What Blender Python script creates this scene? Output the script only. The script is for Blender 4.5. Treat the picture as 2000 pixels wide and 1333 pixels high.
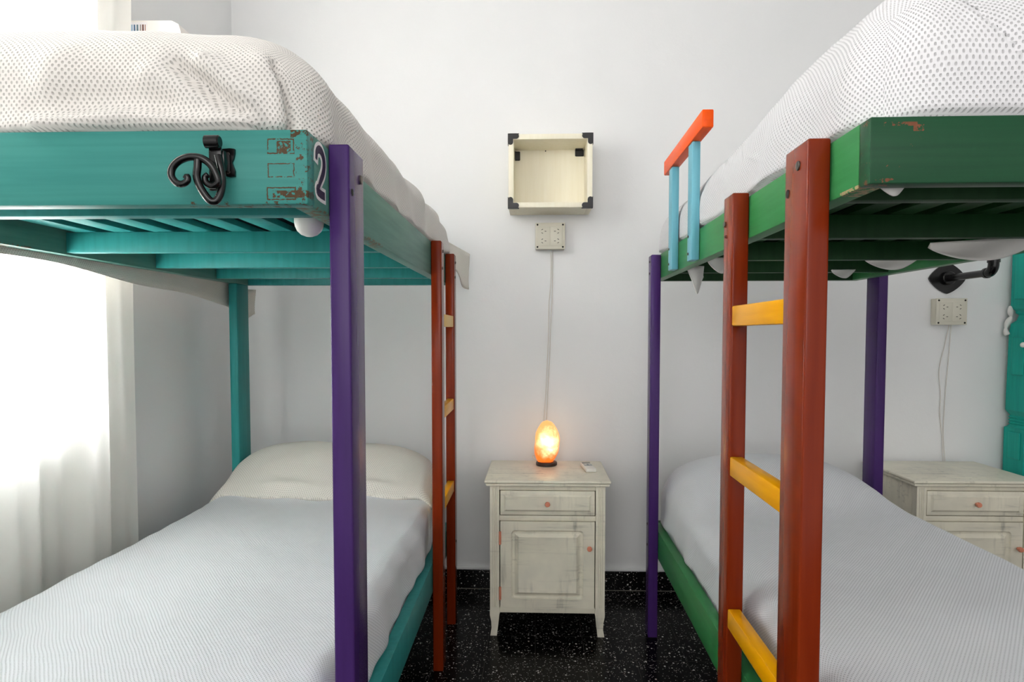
import bpy, bmesh, math, random
from mathutils import Vector, Matrix, noise
random.seed(7)
S = bpy.context.scene
COL = S.collection
for o in list(bpy.data.objects): bpy.data.objects.remove(o)

# ------------------------------------------------------------------ camera
F_PX, YAW, PITCH, CY = 1298.9, 0.0356, 0.0454, 709.9
cd = bpy.data.cameras.new('camera'); cam = bpy.data.objects.new('camera', cd); COL.objects.link(cam)
cam.location = (0, 0, 1.3)
cam.rotation_euler = (math.pi/2 - PITCH, 0, YAW)
cd.sensor_width = 36; cd.lens = F_PX/2000*36
cd.shift_y = (CY - 666.5)/2000
cd.clip_start = 0.02
S.camera = cam

# ------------------------------------------------------------------ world, lights, exposure
w = bpy.data.worlds.new('daylight'); S.world = w; w.use_nodes = True
bg = w.node_tree.nodes['Background']
bg.inputs[0].default_value = (1.0, 0.985, 0.975, 1); bg.inputs[1].default_value = 1.2

def area(name, loc, rot, sx, sy, power, color=(1, 1, 1)):
    l = bpy.data.lights.new(name, 'AREA'); l.shape = 'RECTANGLE'; l.size = sx; l.size_y = sy
    l.energy = power; l.color = color
    o = bpy.data.objects.new(name, l); COL.objects.link(o); o.location = loc; o.rotation_euler = rot
    return o
# daylight outside the curtained window in the left wall
area('window_daylight', (-2.05, 1.65, 2.0), (0, math.radians(-90), 0), 2.0, 1.9, 300, (0.97, 0.985, 1.0))
# added fill light, no real source, at the room's open end behind the camera
area('room_fill', (-0.3, -1.9, 2.3), (math.radians(84), 0, math.radians(4)), 2.2, 1.4, 34, (1.0, 0.98, 0.95))
S.view_settings.view_transform = 'Standard'
S.view_settings.look = 'None'
S.view_settings.gamma = 1
S.view_settings.use_curve_mapping = False
S.view_settings.exposure = 0.12

# ------------------------------------------------------------------ node material helpers
def lin(c):
    return tuple(((x/255)/12.92 if x/255 <= .04045 else ((x/255+.055)/1.055)**2.4) for x in c) + (1,)

class NT:
    def __init__(s, name):
        s.m = bpy.data.materials.new(name); s.m.use_nodes = True
        s.t = s.m.node_tree; s.b = s.t.nodes['Principled BSDF']
    def n(s, typ, **kw):
        x = s.t.nodes.new(typ)
        for k, v in kw.items():
            if k.startswith('i_'): x.inputs[k[2:].replace('_', ' ')].default_value = v
            else: setattr(x, k, v)
        return x
    def l(s, a, b): s.t.links.new(a, b)
    def coord(s, kind='Object', scale=None, loc=None):
        tc = s.n('ShaderNodeTexCoord'); out = tc.outputs[kind]
        if scale or loc:
            mp = s.n('ShaderNodeMapping')
            if scale: mp.inputs['Scale'].default_value = scale
            if loc: mp.inputs['Location'].default_value = loc
            s.l(out, mp.inputs[0]); out = mp.outputs[0]
        return out
    def math(s, op, a, b=None, clamp=False):
        x = s.n('ShaderNodeMath', operation=op); x.use_clamp = clamp
        for i, v in enumerate((a, b)):
            if v is None: continue
            if isinstance(v, (int, float)): x.inputs[i].default_value = v
            else: s.l(v, x.inputs[i])
        return x.outputs[0]
    def noise(s, vec, scale, detail=3, rough=.5):
        x = s.n('ShaderNodeTexNoise'); x.inputs['Scale'].default_value = scale
        x.inputs['Detail'].default_value = detail; x.inputs['Roughness'].default_value = rough
        s.l(vec, x.inputs['Vector']); return x.outputs['Fac']
    def ramp(s, fac, a, b):
        x = s.n('ShaderNodeMapRange'); x.inputs[1].default_value = a; x.inputs[2].default_value = b
        s.l(fac, x.inputs[0]); return x.outputs[0]
    def mix(s, fac, a, b):
        x = s.n('ShaderNodeMix', data_type='RGBA')
        if isinstance(fac, (int, float)): x.inputs[0].default_value = fac
        else: s.l(fac, x.inputs[0])
        for i, v in ((6, a), (7, b)):
            if isinstance(v, tuple): x.inputs[i].default_value = v
            else: s.l(v, x.inputs[i])
        return x.outputs[2]
    def bump(s, h, strength=.3, dist=.002):
        x = s.n('ShaderNodeBump'); x.inputs['Strength'].default_value = strength
        x.inputs['Distance'].default_value = dist; s.l(h, x.inputs['Height'])
        s.l(x.outputs[0], s.b.inputs['Normal'])
    def set(s, base=None, rough=.5, metal=0, spec=None):
        if base is not None:
            if isinstance(base, tuple): s.b.inputs['Base Color'].default_value = base
            else: s.l(base, s.b.inputs['Base Color'])
        s.b.inputs['Roughness'].default_value = rough; s.b.inputs['Metallic'].default_value = metal
        if spec is not None: s.b.inputs['Specular IOR Level'].default_value = spec
        return s.m

def m_plain(name, rgb, rough=.5, metal=0, spec=None):
    return NT(name).set(lin(rgb), rough, metal, spec)

def m_paint(name, rgb, rgb2, rough=.35, wear=0.0, wear_rgb=(95, 70, 45), grain=(1, 1, .06), chips=(), seed=0, spec=.16, wear_scale=30):
    """brushed enamel paint: brush-mark variation, chips where the noise is high, and chipped joint outlines.
    chips: (axis0, c0, h0, axis1, c1, h1, line) rectangles in object space, line=None fills softly with chips"""
    N = NT(name); co = N.coord('Object', loc=(seed, seed*.7, seed*.3))
    g = N.noise(N.coord('Object', scale=tuple(k*60 for k in grain)), 1.0, 4)
    base = N.mix(N.ramp(g, .35, .7), lin(rgb), lin(rgb2))
    fac = None
    if wear:
        nz = N.noise(co, wear_scale, 6, .65)
        fac = N.ramp(nz, 1-wear, 1-wear+.03)
    if chips:
        sx = N.n('ShaderNodeSeparateXYZ'); N.l(N.coord('Object'), sx.inputs[0])
        nz2 = N.noise(co, 70, 5, .7)
        for (a0, c0, h0, a1, c1, h1, th) in chips:
            d0 = N.math('SUBTRACT', N.math('ABSOLUTE', N.math('SUBTRACT', sx.outputs[a0], c0)), h0)
            d1 = N.math('SUBTRACT', N.math('ABSOLUTE', N.math('SUBTRACT', sx.outputs[a1], c1)), h1)
            d = N.math('MAXIMUM', d0, d1)
            if th > 0:   # outline
                wob = N.math('MULTIPLY', N.math('SUBTRACT', nz2, .5), .006)
                q = N.math('LESS_THAN', N.math('ABSOLUTE', N.math('ADD', d, wob)), th)
                q = N.math('MULTIPLY', q, N.math('GREATER_THAN', nz2, .44))
            else:        # cluster of chips, th is minus the threshold
                inside = N.math('LESS_THAN', d, 0)
                q = N.math('MULTIPLY', inside, N.math('GREATER_THAN', nz2, -th))
            fac = q if fac is None else N.math('MAXIMUM', fac, q)
    col = base
    if fac is not None:
        wcol = N.mix(N.noise(co, 120, 2), lin(wear_rgb), lin(tuple(min(255, int(c*1.45)) for c in wear_rgb)))
        col = N.mix(fac, base, wcol)
        h = N.math('SUBTRACT', N.math('MULTIPLY', g, .15), fac)
    else: h = N.math('MULTIPLY', g, .3)
    N.bump(h, .15, .001)
    return N.set(col, rough, 0, spec)

# wall plaster
def m_wall():
    N = NT('white_plaster'); c = N.coord('Object')
    h = N.math('ADD', N.noise(c, 9, 4), N.math('MULTIPLY', N.noise(c, 160, 3), .12))
    col = N.mix(N.ramp(N.noise(c, 1.7, 3), .3, .8), lin((241, 241, 241)), lin((236, 237, 237)))
    N.bump(h, .35, .006)
    return N.set(col, .75, 0, .25)

def m_floor(name='black_terrazzo', tile=.20, spec=.08):
    N = NT(name); c = N.coord('Object')
    v = N.n('ShaderNodeTexVoronoi', feature='F1'); v.inputs['Scale'].default_value = 75; N.l(c, v.inputs['Vector'])
    v2 = N.n('ShaderNodeTexVoronoi', feature='F1'); v2.inputs['Scale'].default_value = 190; N.l(c, v2.inputs['Vector'])
    sep = N.n('ShaderNodeSeparateColor'); N.l(v.outputs['Color'], sep.inputs[0])
    sep2 = N.n('ShaderNodeSeparateColor'); N.l(v2.outputs['Color'], sep2.inputs[0])
    q1 = N.math('MULTIPLY', N.math('LESS_THAN', v.outputs['Distance'], .30), N.math('GREATER_THAN', sep.outputs[0], .80))
    q2 = N.math('MULTIPLY', N.math('LESS_THAN', v2.outputs['Distance'], .34), N.math('GREATER_THAN', sep2.outputs[0], .84))
    spk = N.math('MAXIMUM', q1, q2)
    col = N.mix(spk, lin((7, 7, 8)), N.mix(sep.outputs[1], lin((120, 118, 114)), lin((215, 213, 208))))
    br = N.n('ShaderNodeTexBrick'); br.offset = 0; br.inputs['Scale'].default_value = 1
    br.inputs['Brick Width'].default_value = tile; br.inputs['Row Height'].default_value = tile
    br.inputs['Mortar Size'].default_value = .0012; br.inputs['Mortar Smooth'].default_value = .3
    N.l(c, br.inputs['Vector'])
    col = N.mix(br.outputs['Fac'], col, lin((60, 58, 55)))
    return N.set(col, .22, 0, spec)

def m_waffle(name, rgb, pitch=.0098, depth=.0020, rough=.9):
    N = NT(name); tc = N.n('ShaderNodeTexCoord'); sx = N.n('ShaderNodeSeparateXYZ'); N.l(tc.outputs['UV'], sx.inputs[0])
    k = 2*math.pi/pitch
    wob = N.math('MULTIPLY', N.noise(tc.outputs['Object'], 6, 2), 7.0)
    u = N.math('ADD', N.math('MULTIPLY', sx.outputs[0], k), wob); v = N.math('ADD', N.math('MULTIPLY', sx.outputs[1], k*.76), wob)
    p = N.math('MULTIPLY', N.math('SINE', u), N.math('SINE', v))       # staggered rows of cells
    hole = N.ramp(p, .30, .85)
    col = N.mix(hole, lin(rgb), lin(tuple(int(c*.84) for c in rgb)))     # open cells of the weave, shade of the layer beneath put into their colour
    h = N.math('SUBTRACT', N.math('MULTIPLY', N.noise(tc.outputs['Object'], 300, 2), .15), hole)
    N.bump(h, .8, depth)
    m = N.set(col, rough, 0, .1)
    N.b.inputs['Sheen Weight'].default_value = .15
    return m

def m_distress(name='cream_distressed_paint'):
    N = NT(name); c = N.coord('Object', scale=(9, 9, 26)); c2 = N.coord('Object', scale=(40, 40, 4.5)); c3 = N.coord('Object', scale=(5, 40, 70))
    base = N.mix(N.ramp(N.noise(N.coord('Object'), 8, 3), .3, .7), lin((236, 230, 210)), lin((218, 213, 196)))
    s1 = N.ramp(N.noise(c2, 1.0, 6, .6), .54, .74)
    s2 = N.ramp(N.noise(c3, 1.0, 6, .6), .54, .76)
    st = N.math('MULTIPLY', N.math('ADD', N.math('MULTIPLY', s1, .42), N.math('MULTIPLY', s2, .6), True), N.ramp(N.noise(N.coord('Object'), 5, 2), .42, .62))
    col = N.mix(st, base, lin((70, 72, 66)))
    N.bump(N.noise(c2, 1.0, 4), .2, .001)
    return N.set(col, .34, 0, .4)

# ------------------------------------------------------------------ mesh helpers
def mesh_obj(name, bm, mat, parent=None, smooth=False, loc=None):
    me = bpy.data.meshes.new(name); bm.normal_update(); bm.to_mesh(me); bm.free()
    if isinstance(mat, (list, tuple)):
        for m in mat: me.materials.append(m)
    elif mat: me.materials.append(mat)
    if smooth:
        for p in me.polygons: p.use_smooth = True
    o = bpy.data.objects.new(name, me); COL.objects.link(o)
    if parent: o.parent = parent
    if loc: o.location = loc
    return o

def smooth_angle(o, deg=35):
    me = o.data
    for p in me.polygons: p.use_smooth = True
    try: me.set_sharp_from_angle(angle=math.radians(deg))
    except Exception: pass
    return o

def bx(bm, x0, x1, y0, y1, z0, z1, bev=0.0, seg=2, M=None):
    x0, x1 = min(x0, x1), max(x0, x1); y0, y1 = min(y0, y1), max(y0, y1); z0, z1 = min(z0, z1), max(z0, z1)
    vs = [bm.verts.new((x, y, z)) for x in (x0, x1) for y in (y0, y1) for z in (z0, z1)]
    idx = [(0, 1, 3, 2), (4, 6, 7, 5), (0, 4, 5, 1), (2, 3, 7, 6), (0, 2, 6, 4), (1, 5, 7, 3)]
    fs = [bm.faces.new([vs[i] for i in f]) for f in idx]
    if bev > 0:
        es = list({e for f in fs for e in f.edges})
        r = bmesh.ops.bevel(bm, geom=es, offset=bev, segments=seg, profile=.5, affect='EDGES')
        vs = list({v for f in r['faces'] for v in f.verts} | {v for v in vs if v.is_valid})
    if M is not None: bmesh.ops.transform(bm, matrix=M, verts=vs)
    return vs

def box(name, x0, x1, y0, y1, z0, z1, mat, parent=None, bev=.002, seg=2):
    bm = bmesh.new(); bx(bm, x0, x1, y0, y1, z0, z1, bev, seg)
    o = mesh_obj(name, bm, mat, parent); smooth_angle(o, 40); return o

def tube_bm(bm, pts, r, seg=10, closed_ends=True):
    """r: number or list"""
    pts = [Vector(p) for p in pts]; n = len(pts)
    rs = r if isinstance(r, (list, tuple)) else [r]*n
    t = [(pts[min(i+1, n-1)]-pts[max(i-1, 0)]).normalized() for i in range(n)]
    ref = Vector((0, 0, 1)) if abs(t[0].z) < .9 else Vector((1, 0, 0))
    u = t[0].cross(ref).normalized(); rings = []
    for i in range(n):
        u = (u - t[i]*u.dot(t[i])).normalized(); v = t[i].cross(u)
        rings.append([bm.verts.new(pts[i]+(u*math.cos(a)+v*math.sin(a))*rs[i]) for a in [2*math.pi*k/seg for k in range(seg)]])
    for i in range(n-1):
        for k in range(seg):
            bm.faces.new((rings[i][k], rings[i][(k+1) % seg], rings[i+1][(k+1) % seg], rings[i+1][k]))
    if closed_ends:
        bm.faces.new(rings[0][::-1]); bm.faces.new(rings[-1])
def tube(name, pts, r, mat, parent=None, seg=10):
    bm = bmesh.new(); tube_bm(bm, pts, r, seg)
    bmesh.ops.recalc_face_normals(bm, faces=bm.faces)
    o = mesh_obj(name, bm, mat, parent); smooth_angle(o, 50); return o

def smooth_path(pts, sub=6):
    pts = [Vector(p) for p in pts]; out = []
    for i in range(len(pts)-1):
        p0 = pts[max(i-1, 0)]; p1 = pts[i]; p2 = pts[i+1]; p3 = pts[min(i+2, len(pts)-1)]
        for k in range(sub):
            t = k/sub
            out.append(.5*((2*p1)+(p2-p0)*t+(2*p0-5*p1+4*p2-p3)*t*t+(3*p1-p0-3*p2+p3)*t**3))
    out.append(pts[-1]); return out

def disc_bm(bm, c, axis, r, h, seg=20, bev=0):
    """cylinder from c along axis by h"""
    c = Vector(c); a = Vector(axis).normalized()
    prof = [(r, 0), (r, h-bev), (r-bev, h)] if bev else [(r, 0), (r, h)]
    ref = Vector((0, 0, 1)) if abs(a.z) < .9 else Vector((1, 0, 0)); u = a.cross(ref).normalized(); v = a.cross(u)
    rings = [[bm.verts.new(c+a*z+(u*math.cos(2*math.pi*k/seg)+v*math.sin(2*math.pi*k/seg))*rr) for k in range(seg)] for rr, z in prof]
    for i in range(len(rings)-1):
        for k in range(seg): bm.faces.new((rings[i][k], rings[i][(k+1) % seg], rings[i+1][(k+1) % seg], rings[i+1][k]))
    bm.faces.new(rings[0][::-1]); bm.faces.new(rings[-1])
    bmesh.ops.recalc_face_normals(bm, faces=bm.faces)

def lathe_bm(bm, prof, c=(0, 0, 0), seg=24, sq=0):
    c = Vector(c); rings = []
    for r, z in prof:
        rings.append([bm.verts.new(c+Vector((r*math.cos(2*math.pi*k/seg), r*math.sin(2*math.pi*k/seg), z))) for k in range(seg)])
    for i in range(len(rings)-1):
        for k in range(seg): bm.faces.new((rings[i][k], rings[i][(k+1) % seg], rings[i+1][(k+1) % seg], rings[i+1][k]))
    bm.faces.new(rings[0][::-1]); bm.faces.new(rings[-1])
    bmesh.ops.recalc_face_normals(bm, faces=bm.faces)

def prism_bm(bm, poly, f0, f1):
    """poly list of 2d, f0/f1 map 2d->3d for the two caps"""
    a = [bm.verts.new(f0(p)) for p in poly]; b = [bm.verts.new(f1(p)) for p in poly]
    n = len(poly)
    bm.faces.new(a); bm.faces.new(b[::-1])
    for i in range(n): bm.faces.new((a[i], b[i], b[(i+1) % n], a[(i+1) % n]))
    bmesh.ops.recalc_face_normals(bm, faces=bm.faces)

def empty(name, loc, label, cat, rz=0, group=None):
    o = bpy.data.objects.new(name, None); COL.objects.link(o); o.location = loc; o.rotation_euler = (0, 0, rz)
    o.empty_display_size = .05
    return tag(o, label, cat, group)
def tag(o, label, cat, group=None):
    o['label'] = label; o['category'] = cat
    if group: o['group'] = group
    return o
def struct(o): o['kind'] = 'structure'; return o

def rounded_box(x0, x1, y0, y1, z0, z1, r, res, disp=None, bottom=False):
    """soft box (mattress under a bedspread); UVs in metres"""
    bm = bmesh.new(); uvl = bm.loops.layers.uv.new('UVMap')
    def rng(a, b):
        n = max(2, int(round((b-a)/res))); return [a+(b-a)*i/n for i in range(n+1)]
    X, Y, Z = rng(x0, x1), rng(y0, y1), rng(z0, z1)
    def mp(p):
        q = Vector((min(max(p.x, x0+r), x1-r), min(max(p.y, y0+r), y1-r), min(p.z, z1-r)))
        n = p-q
        if n.length < 1e-9: return p.copy(), Vector((0, 0, 1))
        n.normalize(); return q+n*r, n
    faces = []
    def patch(U, V, f, uvf):
        grid = []
        for a in U:
            row = []
            for b in V:
                p0 = Vector(f(a, b)); p, n = mp(p0)
                if disp: p = disp(p, n)
                row.append((bm.verts.new(p), uvf(a, b)))
            grid.append(row)
        for i in range(len(U)-1):
            for j in range(len(V)-1):
                q = [grid[i][j], grid[i+1][j], grid[i+1][j+1], grid[i][j+1]]
                fc = bm.faces.new([k[0] for k in q])
                for lp, k in zip(fc.loops, q): lp[uvl].uv = k[1]
    patch(X, Y, lambda a, b: (a, b, z1), lambda a, b: (a, b))
    patch(X, Z, lambda a, b: (a, y0, b), lambda a, b: (a, y0-(z1-b)))
    patch(X, Z, lambda a, b: (a, y1, b), lambda a, b: (a, y1+(z1-b)))
    patch(Y, Z, lambda a, b: (x0, a, b), lambda a, b: (x0-(z1-b), a))
    patch(Y, Z, lambda a, b: (x1, a, b), lambda a, b: (x1+(z1-b), a))
    bmesh.ops.remove_doubles(bm, verts=bm.verts, dist=res*.02)
    bmesh.ops.recalc_face_normals(bm, faces=bm.faces)
    return bm

def fold(p, line, width, h, axes=(0, 2)):
    """height of a cloth ridge running along a polyline given in two axes"""
    best = 1e9
    px, pz = p[axes[0]], p[axes[1]]
    for (a, b) in zip(line[:-1], line[1:]):
        dx, dz = b[0]-a[0], b[1]-a[1]; L = dx*dx+dz*dz
        t = max(0, min(1, ((px-a[0])*dx+(pz-a[1])*dz)/L)); d = math.hypot(px-a[0]-t*dx, pz-a[1]-t*dz)
        best = min(best, d)
    return h*math.exp(-(best/width)**2)

def nz(p, s, seed=0):
    return noise.noise(Vector((p.x*s+seed, p.y*s-seed, p.z*s+seed*.5)))

# ------------------------------------------------------------------ materials
WALL = m_wall(); FLOOR = m_floor()
TEAL_F = m_paint('teal_paint_end_board', (62, 138, 130), (52, 128, 122), .4, .0, (62, 46, 28), grain=(.05, 1, 1.5),
    chips=((0, -.045, .022, 2, 1.615, .012, .0011), (0, -.045, .022, 2, 1.575, .011, .0009), (0, -.045, .024, 2, 1.536, .010, .0011),
           (0, -.010, .010, 2, 1.58, .066, -.56), (0, -.040, .012, 2, 1.614, .010, -.47), (0, -.03, .03, 2, 1.535, .006, -.50),
           (0, -.12, .09, 2, 1.519, .004, -.55), (0, -.008, .02, 2, 1.637, .008, -.54), (0, -.05, .02, 2, 1.575, .01, -.62)))
TEAL = m_paint('teal_paint', (84, 132, 120), (68, 118, 108), .4, .30, (78, 72, 56), grain=(1, .06, 1), wear_scale=16,
    chips=((1, -.870, .012, 2, 1.58, .07, -.47), (1, -.6, .3, 2, 1.520, .003, -.52)))
TEAL_P = m_paint('teal_paint_post', (48, 138, 136), (42, 128, 126), .4)
GREEN_F = m_paint('green_paint_shaded_end_board', (26, 74, 46), (22, 66, 42), .4, .0, (92, 56, 38), grain=(.05, 1, 1.5),  # the rail green darkened: shade of the camera-facing side put into the colour
    chips=((0, .002, .003, 2, 1.58, .06, -.62), (0, .045, .025, 2, 1.619, .003, -.50), (0, .072, .008, 2, 1.613, .005, -.46), (0, .05, .035, 2, 1.58, .03, -.66), (0, .02, .02, 2, 1.533, .004, -.55)))
GREEN = m_paint('green_paint', (48, 118, 66), (40, 108, 58), .38, .0, (120, 104, 76), grain=(1, .06, 1),
    chips=((1, -.93, .012, 2, 1.60, .010, .0012), (1, -.93, .012, 2, 1.57, .009, .0012), (1, -.947, .004, 2, 1.58, .06, -.42), (1, -.90, .05, 2, 1.532, .003, -.50)))
GREEN_D = m_paint('green_paint_shaded_underside', (28, 66, 34), (24, 60, 30), .5)  # same bed green, with the shade under the bunk put into its colour
PURPLE = m_paint('purple_paint', (66, 40, 98), (60, 36, 90), .27)
RED = m_paint('brick_red_paint', (120, 40, 12), (110, 34, 9), .2, .0)
YELLOW = m_paint('yellow_paint', (226, 158, 2), (214, 146, 1), .3, grain=(1, .06, 1))
PALEY = m_paint('pale_yellow_paint', (226, 190, 110), (216, 178, 98), .4)
ORANGE = m_paint('orange_paint', (224, 80, 6), (214, 72, 5), .35, grain=(1, .06, 1))
SKY = m_paint('light_blue_paint', (112, 176, 192), (98, 164, 182), .4)
BARE = m_paint('bare_wood', (176, 140, 92), (150, 112, 70), .6)
IRON = m_plain('black_iron', (6, 6, 7), .22, .0, .45)
STEEL = m_plain('dull_steel_screw', (90, 84, 78), .4, .8)
BLACKP = m_plain('black_plastic', (26, 26, 28), .45)
WHITEP = m_plain('white_plastic', (232, 230, 222), .4)
WHITED = m_plain('white_dome_plastic', (240, 238, 232), .35)
IVORY = m_plain('ivory_plastic', (214, 210, 194), .42)
DARK = m_plain('dark_slot', (22, 20, 18), .8)
CABLE = m_plain('pale_grey_cable', (222, 216, 208), .5)
CRATE = m_paint('cream_crate_paint', (248, 242, 222), (244, 237, 214), .55)
PINK = m_plain('salmon_pink_paint', (214, 134, 106), .45)
DIST = m_distress()
WAF = m_waffle('cream_waffle_weave', (226, 222, 217))
WAF2 = m_waffle('white_waffle_weave', (228, 227, 229))
WAFS = m_waffle('fine_white_waffle_weave', (228, 230, 234), .0085, .0014)
WAFC = m_waffle('fine_cream_waffle_weave', (232, 228, 219), .0085, .0014)
SHEET = m_plain('white_cotton_sheet', (232, 230, 226), .9, 0, .1)
TURQ = m_paint('turquoise_paint', (28, 168, 152), (20, 154, 140), .4, .2, (90, 84, 60))

# ------------------------------------------------------------------ the room
W = 3.331; XL = -1.515; XR = 3.3; YB = -2.1; H = 3.35
def quadbox(name, *a, mat=WALL):
    return struct(box(name, *a, mat, None, 0))
quadbox('floor', XL-.15, XR+.15, YB, W+.15, -.1, 0, mat=FLOOR)
quadbox('ceiling', XL-.15, XR+.15, YB, W+.15, H, H+.1, mat=WALL)
quadbox('wall_back', XL-.15, XR+.15, W, W+.15, 0, H)
quadbox('wall_right', XR, XR+.15, YB, W, 0, H)
# left wall with the window opening
WY0, WY1, WZ0, WZ1 = .92, 2.13, 1.0, 2.95
bm = bmesh.new()
bx(bm, XL-.15, XL, YB, WY0, 0, H); bx(bm, XL-.15, XL, WY1, W, 0, H)
bx(bm, XL-.15, XL, WY0, WY1, 0, WZ0); bx(bm, XL-.15, XL, WY0, WY1, WZ1, H)
struct(mesh_obj('wall_left', bm, WALL))
win = struct(bpy.data.objects.new('window_1', None)); COL.objects.link(win); win.location = (XL-.08, (WY0+WY1)/2, WZ0)
bm = bmesh.new(); hw = (WY1-WY0)/2; hz = WZ1-WZ0
for a in ((-hw, -hw+.06, 0, hz), (hw-.06, hw, 0, hz), (-.03, .03, 0, hz), (-hw, hw, 0, .06), (-hw, hw, hz-.06, hz)):
    bx(bm, -.03, .03, a[0], a[1], a[2], a[3], .003)
mesh_obj('window_frame', bm, m_plain('white_window_paint', (235, 235, 230), .4), win)
gl = NT('window_glass'); gl.b.inputs['Transmission Weight'].default_value = 1; gl.b.inputs['IOR'].default_value = 1.01
gl.set((1, 1, 1, 1), 0.0)
bm = bmesh.new(); bx(bm, -.003, .003, -hw+.06, hw-.06, .06, hz-.06); mesh_obj('window_glass', bm, gl.m, win)
# skirting: black terrazzo tiles with a pale plaster lip
bm = bmesh.new(); bx(bm, XL, XR, W-.012, W, 0.001, .098, .002)
struct(mesh_obj('baseboard_back', bm, m_floor('black_terrazzo_skirting', .2, .35)))
bm = bmesh.new(); bx(bm, XL, XR, W-.014, W, .098, .113, .004); struct(mesh_obj('trim_1', bm, WALL))
bm = bmesh.new(); bx(bm, XL, XR, W-.0165, W-.0122, 0.0002, .003); struct(mesh_obj('trim_2', bm, m_plain('pale_grout', (120, 116, 108), .8)))
bm = bmesh.new(); bx(bm, XL, XL+.012, YB, W-.02, 0.001, .098, .002); struct(mesh_obj('baseboard_left', bm, bpy.data.materials['black_terrazzo_skirting']))

# curtain
def curtain():
    N = NT('sheer_white_curtain'); t = N.t
    for n in list(t.nodes):
        if n.type == 'BSDF_PRINCIPLED': t.nodes.remove(n)
    out = [n for n in t.nodes if n.type == 'OUTPUT_MATERIAL'][0]
    d = N.n('ShaderNodeBsdfDiffuse'); d.inputs[0].default_value = lin((246, 244, 238))
    tr = N.n('ShaderNodeBsdfTranslucent'); tr.inputs[0].default_value = lin((252, 251, 247))
    mx = N.n('ShaderNodeMixShader'); mx.inputs[0].default_value = .62
    N.l(d.outputs[0], mx.inputs[1]); N.l(tr.outputs[0], mx.inputs[2]); N.l(mx.outputs[0], out.inputs[0])
    bm = bmesh.new(); ny = 260; nzz = 40; y0, y1, z0, z1 = .1, 2.350, .03, 3.05
    rows = []
    for j in range(nzz+1):
        z = z0+(z1-z0)*j/nzz; row = []
        for i in range(ny+1):
            y = y0+(y1-y0)*i/ny
            yy = y - .045*(1-j/nzz)*(i/ny)
            ph = (y-y0)
            x = XL+.075+.022*math.sin(ph*26+1.2*math.sin(ph*5))+.010*math.sin(ph*61+z*.5)+.006*math.sin(z*2+ph*9)
            row.append(bm.verts.new((x, yy, z)))
        rows.append(row)
    for j in range(nzz):
        for i in range(ny): bm.faces.new((rows[j][i], rows[j][i+1], rows[j+1][i+1], rows[j+1][i]))
    o = mesh_obj('curtain', bm, N.m, None, True)
    return tag(o, 'sheer white floor-length curtain glowing over the window on the left wall', 'curtain')
curtain()
tag(tube('curtain_rod', [(XL+.075, 0, 3.07), (XL+.075, 2.5, 3.07)], .012, IRON), 'thin black curtain rod above the window on the left wall', 'curtain rod')

# ------------------------------------------------------------------ bunk beds
def bolt(parent, x, y, z, s, r=.008):
    bm = bmesh.new(); disc_bm(bm, (x, y, z), (s, 0, 0), r, .003, 14, .001)
    return mesh_obj('bolt', bm, STEEL, parent)
def hole(parent, x, y, z, s, r=.008):
    bm = bmesh.new(); disc_bm(bm, (x, y, z), (s, 0, 0), r, .0008, 14); return mesh_obj('bolt_hole', bm, DARK, parent)

def bunk(x, k, s, yn, yf, zut, zub, zlt, zlb, wid, mats, label, name='bunk_bed'):
    """x: aisle face of the rails at y=2; s: direction from the aisle face into the bed"""
    root = empty(name, (x, 2, 0), label, 'bunk bed', -k, 'two painted wooden bunk beds')
    a, b = yn-2, yf-2; t = .036
    X = lambda d0, d1: (min(s*d0, s*d1), max(s*d0, s*d1))
    endm, railm, underm = mats
    for (zt, zb) in ((zut, zub), (zlt, zlb)):
        upper = zt > 1
        lo = a
        xa = X(0, t); box('side_rail', xa[0], xa[1], lo+t, b-t, zb, zt, railm if upper or s > 0 else underm, root, .0025)
        xa = X(wid-t, wid); box('side_rail', xa[0], xa[1], lo+t, b-t, zb, zt, railm if upper or s > 0 else underm, root, .0025)
        xa = X(0, wid); e = box('end_board', xa[0], xa[1], lo, lo+t, zb, zt, endm, root, .003)
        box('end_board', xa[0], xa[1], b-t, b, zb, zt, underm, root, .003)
        # joists and slats
        js = [a+.137, a+.70, a+1.14, a+1.58] if s < 0 else [a+.17, a+.65, a+1.15, a+1.60]
        jz0, jz1 = (zb+.006, zb+.062) if s < 0 else (zb+.008, zb+.066)
        for j in js:
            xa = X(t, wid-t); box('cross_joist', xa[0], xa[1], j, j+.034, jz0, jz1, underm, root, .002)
        ns = 8; pitch = (wid-2*t)/ns
        for i in range(ns):
            c = t+pitch*(i+.5); xa = X(c-.029, c+.029)
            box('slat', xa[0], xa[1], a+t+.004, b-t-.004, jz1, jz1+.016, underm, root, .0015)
    return root

def post(root, name, mat, x0, x1, y0, y1, z1, z0=0):
    return box(name, x0, x1, y0-2, y1-2, z0, z1, mat, root, .0045, 3)

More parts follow.
